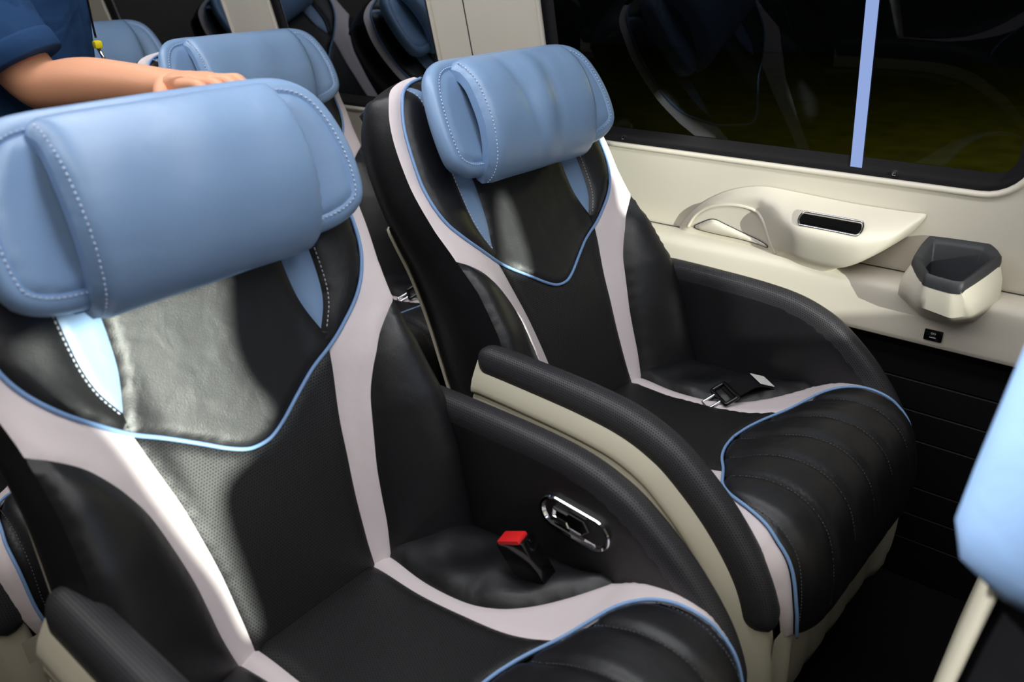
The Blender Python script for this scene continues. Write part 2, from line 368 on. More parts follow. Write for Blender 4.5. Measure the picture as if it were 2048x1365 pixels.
# ================================================================== SEAT
ZC = 0.45                                                    # height of the crease between cushion and backrest
PIP = crv([(0, 0.248), (0.018, 0.2505), (0.042, 0.263), (0.073, 0.285), (0.108, 0.309), (0.143, 0.331), (0.17, 0.353), (0.205, 0.386), (0.23, 0.42), (0.243, 0.455), (0.247, 0.50), (0.244, 0.55), (0.236, 0.60), (0.220, 0.640), (0.203, 0.662), (0.175, 0.677), (0.14, 0.685)], 6)
JX = int(np.argmin(np.hypot(PIP[:, 0] - 0.143, PIP[:, 1] - 0.331)))
OUT = crv([(0.0, -0.05), (0.12, -0.05), (0.235, -0.05), (0.262, -0.035), (0.272, 0.02), (0.270, 0.10), (0.262, 0.20), (0.256, 0.28), (0.256, 0.36), (0.263, 0.42), (0.269, 0.48), (0.269, 0.55), (0.262, 0.602), (0.247, 0.642), (0.226, 0.668), (0.19, 0.684), (0.145, 0.692), (0.08, 0.696), (0.0, 0.697)], 5)
IB = int(np.argmin(np.hypot(OUT[:, 0] - 0.256, OUT[:, 1] - 0.36)))
IT = int(np.argmin(np.hypot(OUT[:, 0] - 0.145, OUT[:, 1] - 0.692)))
IBB = int(np.argmin(np.hypot(OUT[:, 0] - 0.12, OUT[:, 1] + 0.05)))
BOL = crv([(0.256, 0.36), (0.236, 0.347), (0.212, 0.326), (0.195, 0.302), (0.180, 0.275), (0.166, 0.24), (0.155, 0.19), (0.146, 0.14), (0.142, 0.10), (0.138, 0.05), (0.130, 0.0), (0.12, -0.05)], 5)
WIN = crv([(0.143, 0.331), (0.135, 0.29), (0.122, 0.23), (0.115, 0.18), (0.108, 0.12), (0.1045, 0.06), (0.103, 0.02), (0.103, -0.05)], 5)
INO = crv([(0.142, 0.357), (0.157, 0.388), (0.164, 0.42), (0.166, 0.47), (0.166, 0.54), (0.168, 0.60), (0.172, 0.635), (0.179, 0.653), (0.19, 0.664), (0.197, 0.666)], 5)
INI = crv([(0.142, 0.357), (0.131, 0.39), (0.125, 0.42), (0.122, 0.48), (0.128, 0.56), (0.143, 0.63), (0.162, 0.658), (0.178, 0.669), (0.187, 0.6715)], 5)
IPO = int(np.argmin(np.hypot(PIP[:, 0] - 0.197, PIP[:, 1] - 0.666)))
IPI = int(np.argmin(np.hypot(PIP[:, 0] - 0.187, PIP[:, 1] - 0.6715)))
def hb(s, t):
    s = np.abs(np.asarray(s, float)); t = np.asarray(t, float)
    Wt = np.interp(t, [-0.06, 0, 0.12, 0.22, 0.3, 0.36, 0.42, 0.5, 0.6, 0.72], [0.05, 0.055, 0.068, 0.070, 0.058, 0.036, 0.02, 0.008, 0.004, 0.0])
    a = np.clip((s - 0.10) / 0.15, 0, 1); w = a * a * (3 - 2 * a)
    top = -0.055 * np.clip((t - 0.64) / 0.075, 0, 1) ** 2
    return Wt * w + top + 0.008 * np.exp(-((t - 0.17) / 0.12) ** 2)
def fb(s, t, H): return np.stack([s, -(hb(s, t) + H), t])
def fbline(P, lift=0.0): return fb(P[:, 0], P[:, 1], np.full(len(P), lift)).T

def build_backrest(seat, theta):
    O2 = np.vstack([OUT[:-1], mir(OUT)[:-1]])
    cen = np.array([0, 0.3]); secs = []
    nrm = np.roll(O2, -1, 0) - np.roll(O2, 1, 0); nrm = np.stack([nrm[:, 1], -nrm[:, 0]], 1); nrm /= np.linalg.norm(nrm, axis=1)[:, None] + 1e-9
    hf = hb(O2[:, 0], O2[:, 1])
    for k in np.linspace(0, 1, 9):
        off = (0.014 * math.sin(math.pi * min(1, k * 1.15)) - 0.012 * k ** 3) * np.where(O2[:, 1] > 0.66, 0.25, 1.0)[:, None]
        Q = O2 + nrm * off; n = hf * (1 - k) + (-0.108) * k
        secs.append(np.stack([Q[:, 0], -n, Q[:, 1]], 1))
    br = loft('backrest', secs, 'black', seat)
    br.location = (0, 0, ZC); br.rotation_euler = (-theta, 0, 0)
    rear = O2 - nrm * 0.012
    panel('rear_panel', rear, lambda u, v, h: np.stack([u, 0.108 + h, v]), 'black', br, sp=0.03, puff=0.006, r=0.03, step=0.015)
    sh = np.array([p for p in O2 + nrm * 0.004 if p[1] < 0.46])
    keep = O2[:, 1] < 0.46; idx = np.where(keep)[0]
    right = (OUT + 0)[(OUT[:, 1] < 0.46) & (OUT[:, 0] > 0.0)]
    right = right + np.array([-0.006, 0])
    S2 = np.vstack([right, [[0.2, 0.50], [0.1, 0.515], [0, 0.517]], mir(np.vstack([right, [[0.2, 0.50], [0.1, 0.515]]]))])
    panel('back_shell', S2, lambda u, v, h: np.stack([u, 0.112 + h, v]), 'shell', br, sp=0.025, puff=0.012, r=0.05, step=0.012, skirt=0.008)
    P = 0.0055
    full = lambda a: np.vstack([a, mir(a)[1:]]) if abs(a[-1][0]) < 1e-6 else np.vstack([a, mir(a)])
    # centre panels
    up = np.vstack([PIP[:JX + 1], INI, PIP[IPI:], mir(PIP[IPI:]), mir(INI), mir(PIP[:JX + 1])[:-1]])
    panel('upper_panel', up, fb, 'black', br, puff=P, r=0.014)
    lu = np.vstack([PIP[:JX + 1], WIN[1:], mir(WIN)[:-1], mir(PIP[:JX + 1])[:-1]])
    panel('lumbar_panel', lu, fb, 'perf', br, puff=0.004, r=0.012)
    wh = np.vstack([WIN[::-1][:-1], PIP[JX:], OUT[IT:IB - 1:-1], BOL[1:]])
    sho = np.vstack([PIP[JX:IPO + 1], INO[::-1]])
    ins = np.vstack([INO, PIP[IPO:IPI + 1], INI[::-1][:-1]])
    bo = np.vstack([BOL, OUT[IBB + 1:IB]])
    for f in (lambda q: q, mir):
        panel('pale_strip', f(wh), fb, 'white', br, puff=0.003, r=0.01, sp=0.008)
        panel('shoulder_panel', f(sho), fb, 'black', br, puff=0.009, r=0.03)
        panel('blue_insert', f(ins), fb, 'blue', br, puff=0.002, r=0.008, sp=0.007)
        panel('side_bolster', f(bo), fb, 'black', br, puff=0.012, r=0.035)
        stitches('insert_stitching', fbline(f(resample(INO + np.array([0.005, 0.0005]), 0.004)), 0.0062), 'stitchw', br, w=0.0011)
        stitches('side_stitching', fbline(f(OUT[IBB + 8:IT]), 0.0) + np.array([0, 0.007, 0]), 'stitchk', br, dash=0.005, w=0.0007)
    full_pip = np.vstack([PIP[::-1], mir(PIP)[::-1][1:]])
    tube('piping', fbline(resample(full_pip, 0.006), 0.0035), 0.0028, 'bluepipe', br)
    return br

HO = crv([(0, 0.686), (0.08, 0.6855), (0.135, 0.684), (0.172, 0.677), (0.197, 0.659), (0.213, 0.628), (0.223, 0.585), (0.225, 0.545), (0.221, 0.518), (0.209, 0.504), (0.185, 0.494), (0.15, 0.490), (0.08, 0.489), (0, 0.489)], 6)
def nf(s):
    a = np.clip((np.abs(s) - 0.08) / 0.14, 0, 1.1); return 0.056 + 0.030 * a * a
PPROF = crv([(0.669, 0.058), (0.665, 0.074), (0.649, 0.090), (0.62, 0.103), (0.57, 0.106), (0.53, 0.097), (0.50, 0.081), (0.484, 0.058), (0.481, 0.038)], 6)
PARC = np.r_[0, np.cumsum(np.linalg.norm(np.diff(PPROF, axis=0), axis=1))]
def fpil(crease):
    T = np.gradient(PPROF, axis=0); Nn = np.stack([-T[:, 1], T[:, 0]], 1); Nn /= np.linalg.norm(Nn, axis=1)[:, None]
    if Nn[len(Nn) // 2, 1] < 0: Nn = -Nn
    def f(u, v, h):
        t = np.interp(v, PARC, PPROF[:, 0]); n = np.interp(v, PARC, PPROF[:, 1])
        a = np.interp(v, PARC, Nn[:, 0]); b = np.interp(v, PARC, Nn[:, 1])
        k = v / PARC[-1]
        c = crease * np.exp(-((k - 0.45) / 0.28) ** 2) * (np.exp(-((u + 0.035 - 0.05 * (k - 0.5)) / 0.012) ** 2) * -1.0 + 0.8 * np.exp(-((u - 0.0) / 0.018) ** 2) - 0.7 * np.exp(-((u - 0.035) / 0.014) ** 2))
        hh = h + c + 0.0015 * np.sin(u * 55 + 3 * k) * np.sin(k * 3.1)
        return np.stack([u, -(n + hh * b), t + hh * a])
    return f
def build_headrest(seat, theta, crease=0.0, cap=False):
    H2 = np.vstack([HO[:-1], mir(HO)[:-1]]); H2 = resample(H2, 0.01, True)
    if cap: H2 = np.stack([H2[:, 0] * 1.14, 0.489 + (H2[:, 1] - 0.489) * 1.6], 1)
    nrm = np.roll(H2, -1, 0) - np.roll(H2, 1, 0); nrm = np.stack([-nrm[:, 1], nrm[:, 0]], 1); nrm /= np.linalg.norm(nrm, axis=1)[:, None] + 1e-9
    if (nrm * (H2 - [0, 0.58])).sum() < 0: nrm = -nrm
    secs = []
    prof_n = [(-0.030, -0.048), (-0.018, -0.046), (-0.006, -0.040), (0.002, -0.030), (0.006, -0.019), (0.0065, -0.010), (0.003, -0.003), (-0.001, 0.001), (-0.006, 0.0036), (-0.0115, 0.0046), (-0.0145, 0.0042), (-0.0155, 0.0034)]
    if cap: prof_n = [(-0.06, -0.236), (-0.02, -0.234), (0.004, -0.222), (0.018, -0.19), (0.022, -0.12), (0.018, -0.06), (0.0115, -0.022), (0.004, -0.002), (0.0, 0.0)]
    for off, dn in prof_n:
        Q = H2 + nrm * off; n = (nf(Q[:, 0] if dn > 0 else H2[:, 0]) if dn > -0.06 else 0.075 + 0 * H2[:, 0]) + dn
        secs.append(np.stack([Q[:, 0], -n, Q[:, 1]], 1))
    hr = loft('headrest', secs, 'blue', seat, caps=(True, False))
    hr.location = (0, 0, ZC); hr.rotation_euler = (-theta, 0, 0)
    ff = lambda u, v, h: np.stack([u, -(nf(u) + h), v])
    HI = H2 if cap else H2 - nrm * 0.0155
    panel('cover_panel', HI, (lambda u, v, h: ff(u, v, h + (0 if cap else 0.0034))), 'blue', hr, sp=0.008, puff=0.0055, r=0.014)
    w = 0.146
    pil = panel('pillow', crv([(-w + 0.012, 0.002), (0, -0.002), (w - 0.012, 0.002), (w - 0.002, 0.04), (w + 0.002, 0.12), (w + 0.002, PARC[-1] - 0.03), (w + 0.001, PARC[-1] - 0.012), (w - 0.006, PARC[-1] - 0.001), (0, PARC[-1]), (-w + 0.006, PARC[-1] - 0.001), (-w - 0.001, PARC[-1] - 0.012), (-w - 0.002, PARC[-1] - 0.03), (-w - 0.002, 0.12), (-w + 0.002, 0.04)], 6, True), fpil(crease), 'blue', hr, sp=0.009, puff=0.016, r=0.022, skirt=0.016)
    fp = fpil(crease)
    for sg in (-1,):
        v = np.linspace(0.02, PARC[-1] - 0.01, 60)
        stitches('pillow_stitching', fp(np.full(60, sg * (w - 0.006)), v, np.full(60, 0.0118)).T, 'stitchb', pil, dash=0.0036, gap=0.0028, w=0.0012)
    inn = H2 - nrm * (0.007 if cap else 0.0112)
    n0 = nf(inn[:, 0]) + 0.0054; L = np.stack([inn[:, 0], -n0, inn[:, 1]], 1)
    stitches('cover_stitching', np.vstack([L, L[:1]]), 'stitchb', hr, dash=0.0036, gap=0.0028, w=0.0012)
    ed = np.stack([HI[:, 0], -(nf(HI[:, 0]) + 0.0026), HI[:, 1]], 1)
    tube('cover_seam', ed, 0.0013, 'bluepipe', hr, sides=6, closed=True)
    return hr

CP = crv([(0.06, -0.03), (0.0, 0.0), (-0.1, 0.004), (-0.2, 0.013), (-0.27, 0.026), (-0.325, 0.046), (-0.375, 0.074), (-0.425, 0.089), (-0.475, 0.082), (-0.511, 0.052), (-0.530, 0.005), (-0.537, -0.05), (-0.531, -0.102)], 8)
CARC = np.r_[0, np.cumsum(np.linalg.norm(np.diff(CP, axis=0), axis=1))]
CT = np.gradient(CP, axis=0); CN = np.stack([CT[:, 1], -CT[:, 0]], 1); CN /= np.linalg.norm(CN, axis=1)[:, None]
def V_(y):                                                   # arc length of a point on the top of the cushion
    k = np.argmax(CP[:, 1]); return float(np.interp(-y, -CP[:k + 1, 0], CARC[:k + 1]))
VE = CARC[-1]
RIBS = [0.0, 0.074, 0.146, 0.208]
def fc_(u, v, h, ribs=False):
    y = np.interp(v, CARC, CP[:, 0]); z = np.interp(v, CARC, CP[:, 1]); a = np.interp(v, CARC, CN[:, 0]); b = np.interp(v, CARC, CN[:, 1])
    au = np.abs(u)
    roll = 0.030 * np.clip((au - 0.15) / 0.10, 0, 2) ** 2.2 * np.clip((v - V_(-0.33)) / 0.17, 0.12, 1)
    hh = h - roll
    if ribs:
        fan = 1 + 0.10 * np.clip((v - V_(-0.3)) / 0.3, 0, 1)
        for r in RIBS: hh = hh - 0.006 * np.exp(-((au - r * fan) / 0.0075) ** 2) * np.clip((VE - v) / 0.05, 0, 1)
    return np.stack([u, y + hh * a, z + hh * b])
def build_cushion(seat):
    PF = crv([(0, V_(-0.287)), (0.04, V_(-0.293)), (0.08, V_(-0.308)), (0.122, V_(-0.333)), (0.152, V_(-0.348)), (0.185, V_(-0.365)), (0.21, V_(-0.39)), (0.224, V_(-0.42)), (0.232, V_(-0.425) + 0.03), (0.238, V_(-0.425) + 0.065), (0.240, VE - 0.13), (0.240, VE - 0.08), (0.234, VE - 0.035), (0.224, VE)], 6)
    jc = int(np.argmin(np.abs(PF[:, 0] - 0.122)))
    WI = crv([(0.096, V_(0.05)), (0.099, V_(0.0)), (0.098, V_(-0.1)), (0.102, V_(-0.18)), (0.107, V_(-0.26)), tuple(PF[jc])], 6)
    WO = crv([(0.128, V_(0.05)), (0.128, V_(0.0)), (0.120, V_(-0.08)), (0.122, V_(-0.16)), (0.137, V_(-0.21)), (0.165, V_(-0.25)), (0.203, V_(-0.285)), (0.248, V_(-0.318))], 6)
    cu = empty('cushion', (0, 0, ZC), parent=seat)
    base_sec = []
    body = [(x, y) for x in (-1, 1) for y in (0, 1)]
    sec = np.vstack([np.stack([CP[:, 0], CP[:, 1] - 0.012], 1), [[-0.50, -0.125], [-0.2, -0.125], [0.05, -0.125]]])
    sec[:, 0] = np.maximum(sec[:, 0], -0.505)
    loft('cushion_core', [np.stack([np.full(len(sec), x), sec[:, 0], sec[:, 1] - d], 1) for x, d in ((-0.236, 0.06), (-0.19, 0.016), (0.19, 0.016), (0.236, 0.06))], 'black', cu, caps=(True, True))
    cen = np.vstack([PF[:jc + 1], WI[::-1][1:], mir(WI)[::-1], mir(PF[:jc + 1])[:-1]])
    cen = np.vstack([WI, PF[:jc + 1][::-1][1:], mir(PF[:jc + 1])[::-1][1:], mir(WI)])
    cen = np.vstack([WI[::1], PF[jc - 1::-1], np.array([(-x, y) for x, y in PF[1:jc + 1]]), np.array([(-x, y) for x, y in WI[::-1]][1:])])
    panel('seat_panel', cen, fc_, 'perf', cu, puff=0.006, r=0.016)
    fr = np.vstack([PF, np.array([(-x, y) for x, y in PF[::-1]])[:-1]])
    frp = np.vstack([PF, np.array([(-x, y) for x, y in PF[::-1]][:-1])])
    panel('ribbed_front', frp, lambda u, v, h: fc_(u, v, h, True), 'black', cu, sp=0.007, puff=0.008, r=0.022)
    for sg in (-1, 1):
        g = lambda P: np.array([(sg * x, y) for x, y in P])
        E_ = crv([(0.248, V_(-0.318)), (0.256, V_(-0.36)), (0.262, V_(-0.42)), (0.264, VE - 0.12), (0.256, VE - 0.05), (0.244, VE)], 6)
        ws = np.vstack([WI, PF[jc + 1:], E_[::-1], WO[::-1][1:]])
        panel('pale_strip', g(ws), fc_, 'white', cu, puff=0.003, r=0.01, sp=0.008)
        sd = np.vstack([WO, [(0.262, V_(-0.318)), (0.264, V_(-0.1)), (0.264, V_(0.05))]])
        panel('side_pad', g(sd), lambda u, v, h: fc_(u, v, h * (1 + 0.25 * np.sin(v * 60) * np.sin(u * 40))), 'black', cu, puff=0.020, r=0.05, sp=0.009)
        pp = fc_(g(PF)[:, 0], PF[:, 1], np.full(len(PF), 0.0055)).T
        tube('piping', resample(pp[max(jc - 26, 0):], 0.006), 0.0026, 'bluepipe', cu)
        for r in RIBS[(0 if sg == 1 else 1):]:
            v0 = float(np.interp(r, PF[:jc + 30, 0], PF[:jc + 30, 1])) + 0.014
            v = np.linspace(v0, VE - 0.03, 80); fan = 1 + 0.10 * np.clip((v - V_(-0.3)) / 0.3, 0, 1)
            stitches('rib_stitching', fc_(sg * r * fan, v, np.full(80, 0.0085), True).T, 'ribthread', cu, dash=0.0035, w=0.0008)
    return cu

APATH = crv([(0.054, 0.2025), (0.035, 0.2060), (0.01, 0.207), (-0.075, 0.207), (-0.175, 0.205), (-0.25, 0.198), (-0.305, 0.182), (-0.352, 0.156), (-0.42, 0.096), (-0.475, 0.020), (-0.503, -0.065), (-0.517, -0.16), (-0.519, -0.245), (-0.508, -0.288), (-0.47, -0.305), (-0.3, -0.31), (-0.06, -0.31)], 8)
def anorm(P):
    T = np.gradient(P, axis=0); T /= np.linalg.norm(T, axis=1)[:, None]; return np.stack([T[:, 1], -T[:, 0]], 1)
def sweep(name, P, sec, sg, m, parent, ends=False, closed=False, uvs=None):
    Nn = anorm(P); secs = []; sec = np.array(sec, float); c = np.array([sec[:, 0].mean(), sec[:, 1].max() - 0.012])
    n = len(P); UV = []
    L = np.r_[0, np.cumsum(np.linalg.norm(np.diff(P, axis=0), axis=1))]; sl = np.r_[0, np.cumsum(np.linalg.norm(np.diff(sec, axis=0), axis=1))]
    for i in range(n):
        S = sec
        if ends:
            e = min(L[i], L[-1] - L[i]); k = math.sqrt(max(0.0, 1 - (1 - min(1, e / 0.03)) ** 2)); S = c + (sec - c) * np.array([0.25 + 0.75 * k, k])
        secs.append(np.stack([sg * S[:, 0], P[i, 0] + Nn[i, 0] * S[:, 1], P[i, 1] + Nn[i, 1] * S[:, 1]], 1)); UV += [(L[i], q) for q in sl]
    return loft(name, secs, m, parent, closed=closed, uv=np.array(UV), sharp=60, caps=(not ends, not ends))
def build_arm(seat, sg, lever=False):
    ar = empty('armrest', (0, 0, ZC), parent=seat)
    shell = [(0.252, -0.10), (0.252, -0.012), (0.262, -0.006), (0.285, -0.010), (0.2965, -0.024), (0.302, -0.031), (0.3085, -0.040), (0.3135, -0.050), (0.3155, -0.057), (0.3145, -0.0605), (0.3100, -0.0625), (0.3090, -0.0645), (0.3125, -0.0675), (0.3145, -0.074), (0.3145, -0.080), (0.3105, -0.083), (0.3095, -0.0855), (0.313, -0.0885), (0.3145, -0.096), (0.3135, -0.14), (0.3125, -0.15)]
    P = resample(APATH, 0.012)
    sh = sweep('shell', P, shell, sg, 'shell', ar)
    # fill the flat web of the shell, outside and inside
    Nn = anorm(P); I1 = P - Nn * 0.138
    web = [(x, y) for x, y in I1 if True]
    ok = [(y, z) for y, z in zip(I1[:, 0], I1[:, 1])]
    poly = [(-0.165, -0.435)] + [q for q in ok if q[1] > -0.43 and q[0] < -0.10 and q[0] > -0.40 ] + [(-0.386, -0.435)]
    poly = [(0.054, 0.060), (-0.15, 0.060), (-0.21, 0.056), (-0.255, 0.042), (-0.32, -0.006), (-0.36, -0.06), (-0.372, -0.12), (-0.36, -0.163), (-0.06, -0.163), (0.02, -0.1)]
    panel('shell_web', poly, lambda u, v, h: np.stack([np.full(len(u), sg * 0.3115), u, v]), 'shell', sh, sp=0.03, puff=0, step=0.015)
    inner = [(-0.012, -0.12), (0.045, 0.05), (0.05, 0.13), (0.05, 0.185), (0.03, 0.195), (-0.075, 0.197), (-0.175, 0.195), (-0.248, 0.188), (-0.30, 0.172), (-0.345, 0.147), (-0.412, 0.088), (-0.465, 0.016), (-0.493, -0.065), (-0.500, -0.10)]
    ip = panel('inner_panel', inner, lambda u, v, h: np.stack([np.full(len(u), sg * 0.2515) - sg * h, u, v]), 'black', ar, sp=0.012, puff=0.002, r=0.02)
    i0 = 0; i1 = int(np.argmin(np.hypot(P[:, 0] + 0.505, P[:, 1] + 0.075)))
    pad = [(0.2505, -0.030), (0.2495, -0.012), (0.2515, 0.000), (0.257, 0.0075), (0.266, 0.0105), (0.277, 0.0105), (0.287, 0.0065), (0.294, -0.002), (0.2985, -0.014), (0.2995, -0.027), (0.295, -0.032)]
    sweep('arm_pad', resample(P[i0:i1], 0.006), pad, sg, 'padperf', ar, ends=True)
    if lever:
        c = (-0.2565, 0.112); ang = R(6); ca, sa = math.cos(ang), math.sin(ang)
        def ov(a, b, off, n=40, cx=0.0):
            Q = []
            for k in range(n):
                t = 2 * math.pi * k / n; sx = math.copysign(1, math.cos(t))
                x = (a - b) * sx + b * math.cos(t) + cx; y = b * math.sin(t)
                Q.append((sg * (0.2495 - off), c[0] + x * ca - y * sa, c[1] + x * sa + y * ca))
            return np.array(Q)
        lv = loft('recline_lever', [ov(0.058, 0.027, -0.002), ov(0.058, 0.027, 0.004), ov(0.0565, 0.0255, 0.006), ov(0.053, 0.022, 0.005), ov(0.050, 0.019, -0.001)], 'chrome', ar, sharp=30)
        cup = ov(0.050, 0.019, -0.001); mesh('lever_cup', np.vstack([cup, ov(0.044, 0.014, -0.010), [[sg * 0.2615, c[0], c[1]]]]), [(i, (i + 1) % 40, 40 + (i + 1) % 40, 40 + i) for i in range(40)] + [(40 + i, 40 + (i + 1) % 40, 80) for i in range(40)], 'chrome', lv, sharp=30)
        hd = [(0.036, 0.006), (0.012, 0.006), (0.008, 0.013), (-0.016, 0.013), (-0.026, 0.0), (-0.016, -0.013), (0.008, -0.013), (0.012, -0.006), (0.036, -0.006)]
        def hp(off, k): return np.array([(sg * (0.2495 - off), c[0] + x * k * ca - y * k * sa, c[1] + x * k * sa + y * k * ca) for x, y in hd])
        loft('lever_handle', [hp(-0.008, 1), hp(0.0045, 1), hp(0.006, 0.93), hp(0.0035, 0.84)], 'chrome', lv, sharp=20)
        loft('handle_inlay', [hp(0.003, 0.86), hp(0.0042, 0.80)], 'gloss', lv, caps=(False, True), sharp=20)
    return ar
def build_base(seat):
    b = empty('base', (0, 0, 0), parent=seat)
    xs = np.linspace(-0.270, 0.270, 97); secs = []
    for z, y, k in ((0.37, -0.506, 0.1), (0.33, -0.505, 0.6), (0.26, -0.503, 1.0), (0.18, -0.499, 1.0), (0.15, -0.492, 0.8), (0.138, -0.47, 0.4)):
        fold = k * 0.006 * np.abs(np.sin(xs * 34 * (1 + 0.15 * (0.36 - z)))) + 0.010 * k * np.exp(-((np.abs(xs) - 0.225) / 0.02) ** 2)
        secs.append(np.stack([xs, y - fold + 0.05 * k * np.clip((np.abs(xs) - 0.0), 0, 1) * 0, np.full(97, z)], 1))
    loft('front_skirt', secs, 'shell', b, closed=False)
    boxes('floor_plinth', [((0, -0.2, 0.16), (0.46, 0.42, 0.32), None)], 'plank', b, bevel=0.01)
    return b
def build_buckle(seat):
    b = empty('seat_belt_buckle', (0.205, -0.222, 0.482), parent=seat)
    b.rotation_euler = (R(-26), R(-8), R(6))
    boxes('buckle_body', [((0, 0, 0.028), (0.030, 0.050, 0.075), None)], 'gloss', b, bevel=0.004)
    boxes('release_button', [((-0.003, 0.0, 0.065), (0.022, 0.040, 0.011), None)], 'red', b, bevel=0.0018)
    boxes('buckle_stalk', [((0, 0.0, -0.03), (0.012, 0.030, 0.07), None)], 'webbing', b, bevel=0.002)
    return b
def build_belt(seat):
    b = empty('seat_belt', (0, 0, 0), parent=seat)
    P = crv([(0.232, -0.262, 0.46), (0.206, -0.244, 0.490), (0.180, -0.226, 0.499), (0.157, -0.211, 0.490), (0.138, -0.198, 0.479)], 6)
    T = np.gradient(P, axis=0); T /= np.linalg.norm(T, axis=1)[:, None]; side = np.cross(T, [0, 0, 1]); side /= np.linalg.norm(side, axis=1)[:, None]; up = np.cross(side, T)
    secs = [np.array([p + s * 0.024 + u * 0.0012, p - s * 0.024 + u * 0.0012, p - s * 0.024 - u * 0.0012, p + s * 0.024 - u * 0.0012]) for p, s, u in zip(P, side, up)]
    loft('strap', secs, 'webbing', b, caps=(True, True), smooth=False)
    k = 15; M = Matrix((tuple(T[k]), tuple(side[k]), tuple(up[k]))).transposed()
    boxes('care_label', [(tuple(P[8] + up[8] * 0.003), (0.032, 0.042, 0.0012), Matrix((tuple(T[8]), tuple(side[8]), tuple(up[8]))).transposed())], 'paper', b)
    q = P[-1]; M = Matrix((tuple(T[-1]), tuple(side[-1]), tuple(up[-1]))).transposed()
    def fr(c, w, h): return [tuple(Vector(q) + M @ Vector((c + x * w, y * h, 0.003))) for x, y in ((-1, -1), (-1, 1), (1, 1), (1, -1))]
    tube('tongue_frame', resample(crv(fr(0.004, 0.014, 0.029), 1, True), 0.003, True), 0.0042, 'gloss', b, closed=True)
    tube('tongue', resample(crv(fr(0.033, 0.016, 0.013), 1, True), 0.003, True), 0.0026, 'chrome', b, closed=True)
    return b
def make_seat(theta, crease=0.0):
    s = empty('passenger_seat', (0, 0, 0))
    build_backrest(s, theta); build_headrest(s, theta, crease); build_cushion(s)
    build_arm(s, -1); build_arm(s, 1, False); build_base(s); build_buckle(s); build_belt(s)
    return s
def copy_tree(o, parent=None):
    c = o.copy(); COL.objects.link(c); c.parent = parent
    for ch in list(o.children): copy_tree(ch, c)
    return c
def kids(o, nm): return [c for c in o.children if c.name.split('.')[0] == nm]
def drop(o):
    for c in list(o.children): drop(c)
    bpy.data.objects.remove(o)
def recline(s, th):
    for c in kids(s, 'backrest') + kids(s, 'headrest'): c.rotation_euler = (-th, 0, 0)
TA, TB = R(18), R(25.7)
GR = 'reclining passenger seats'
seatA = make_seat(TA)
PLAN = [('B', (1.154, 0.7405), -0.053, TB, 'reclining seat beside the cup holder, with chrome belt tongue and white label on its cushion'),
        ('C', (1.16, 1.607), -0.05, R(25), 'reclining seat by the window directly behind the one with the belt label'),
        ('D', (1.165, 2.472), -0.05, R(25), 'rearmost reclining seat by the window, mostly hidden behind the person'),
        ('E', (0.454, 1.61), 0.0, R(34), 'reclining seat behind the nearest one, only its dark cushion edge showing at far left')]
for key, (x, y), yaw, th, lab in PLAN:
    s = copy_tree(seatA); s.location = (x, y, 0); s.rotation_euler = (0, 0, yaw); recline(s, th)
    tag(s, lab, 'seat', GR)
    if key == 'B':
        for h in kids(s, 'headrest'): drop(h)
        build_headrest(s, th, 0.006)
        for k in kids(s, 'seat_belt_buckle'): drop(k)
    else:
        for k in kids(s, 'seat_belt_buckle'): drop(k)
    if key == 'E':
        for k in kids(s, 'seat_belt'): drop(k)
seatA.location = (0.4543, 0.7446, 0)
drop([a for a in kids(seatA, 'armrest')][1]); build_arm(seatA, 1, True)
for k in kids(seatA, 'seat_belt'): drop(k)
tag(seatA, 'nearest reclining seat, black with large blue head cushion and red belt buckle on its cushion', 'seat', GR)
# front seat, only the back of its head cover and one shell edge reach into the frame
sf = empty('front_seat', (0.76, -0.065, 0)); tag(sf, 'seat cut off at the right frame edge, pale blue head cover and beige back edge', 'seat')
bsrc = kids(seatA, 'backrest')[0]; bcopy = copy_tree(bsrc, sf); bcopy.rotation_euler = (R(5), 0, 0); bcopy.scale = (0.92, 1, 1)
for c in kids(bcopy, 'back_shell'): c.scale = (1, 0.3, 1); c.location = (0, 0.0784, 0)
build_headrest(sf, R(-5), 0.0, cap=True).location = (0, 0, ZC - 0.10)
cc = copy_tree(kids(seatA, 'cushion')[0], sf)
ab = copy_tree(kids(seatA, 'base')[0], sf)

# ================================================================== ledge fittings
# moulded door pocket
def sint(x, xs, ys):
    C_ = crv(list(zip(xs, ys)), 8); return np.interp(x, C_[:, 0], C_[:, 1])
def fpocket(y, z, h):
    w = sint(y, [0.30, 0.315, 0.37, 0.42, 0.50, 0.545, 0.60, 0.66, 0.9], [0.012, 0.028, 0.075, 0.092, 0.088, 0.07, 0.032, 0.020, 0.014])
    pz = sint(z, [0.65, 0.690, 0.705, 0.72, 0.775, 0.795, 0.812, 0.83], [0.55, 0.62, 0.75, 0.86, 1.0, 0.80, 0.42, 0.2])
    bl = np.interp(y, [0.55, 0.62], [1.0, 0.0])
    d = w * (bl * pz + (1 - bl) * 1.0)
    d = 0.0015 + (d - 0.0015) * np.clip(h / 0.0012, 0, 1) ** 2
    return wallpt(y, z, d)
PO = crv([(0.832, 0.655), (0.815, 0.687), (0.797, 0.712), (0.770, 0.742), (0.735, 0.771), (0.692, 0.795), (0.649, 0.8095), (0.607, 0.816), (0.535, 0.8135), (0.438, 0.809), (0.348, 0.809), (0.308, 0.811)], 6)
PO2 = crv([(0.308, 0.811), (0.311, 0.797), (0.338, 0.756), (0.385, 0.716), (0.424, 0.689), (0.47, 0.655)], 6)
pk = panel('door_pocket', np.vstack([PO, PO2[1:], [(0.55, 0.655), (0.70, 0.655)]]), fpocket, 'trim', None, sp=0.005, puff=0.0012, r=0.022, step=0.005, skirt=0.0)
tag(pk, 'beige moulded pocket with chrome slot on the window ledge wall', 'pocket')
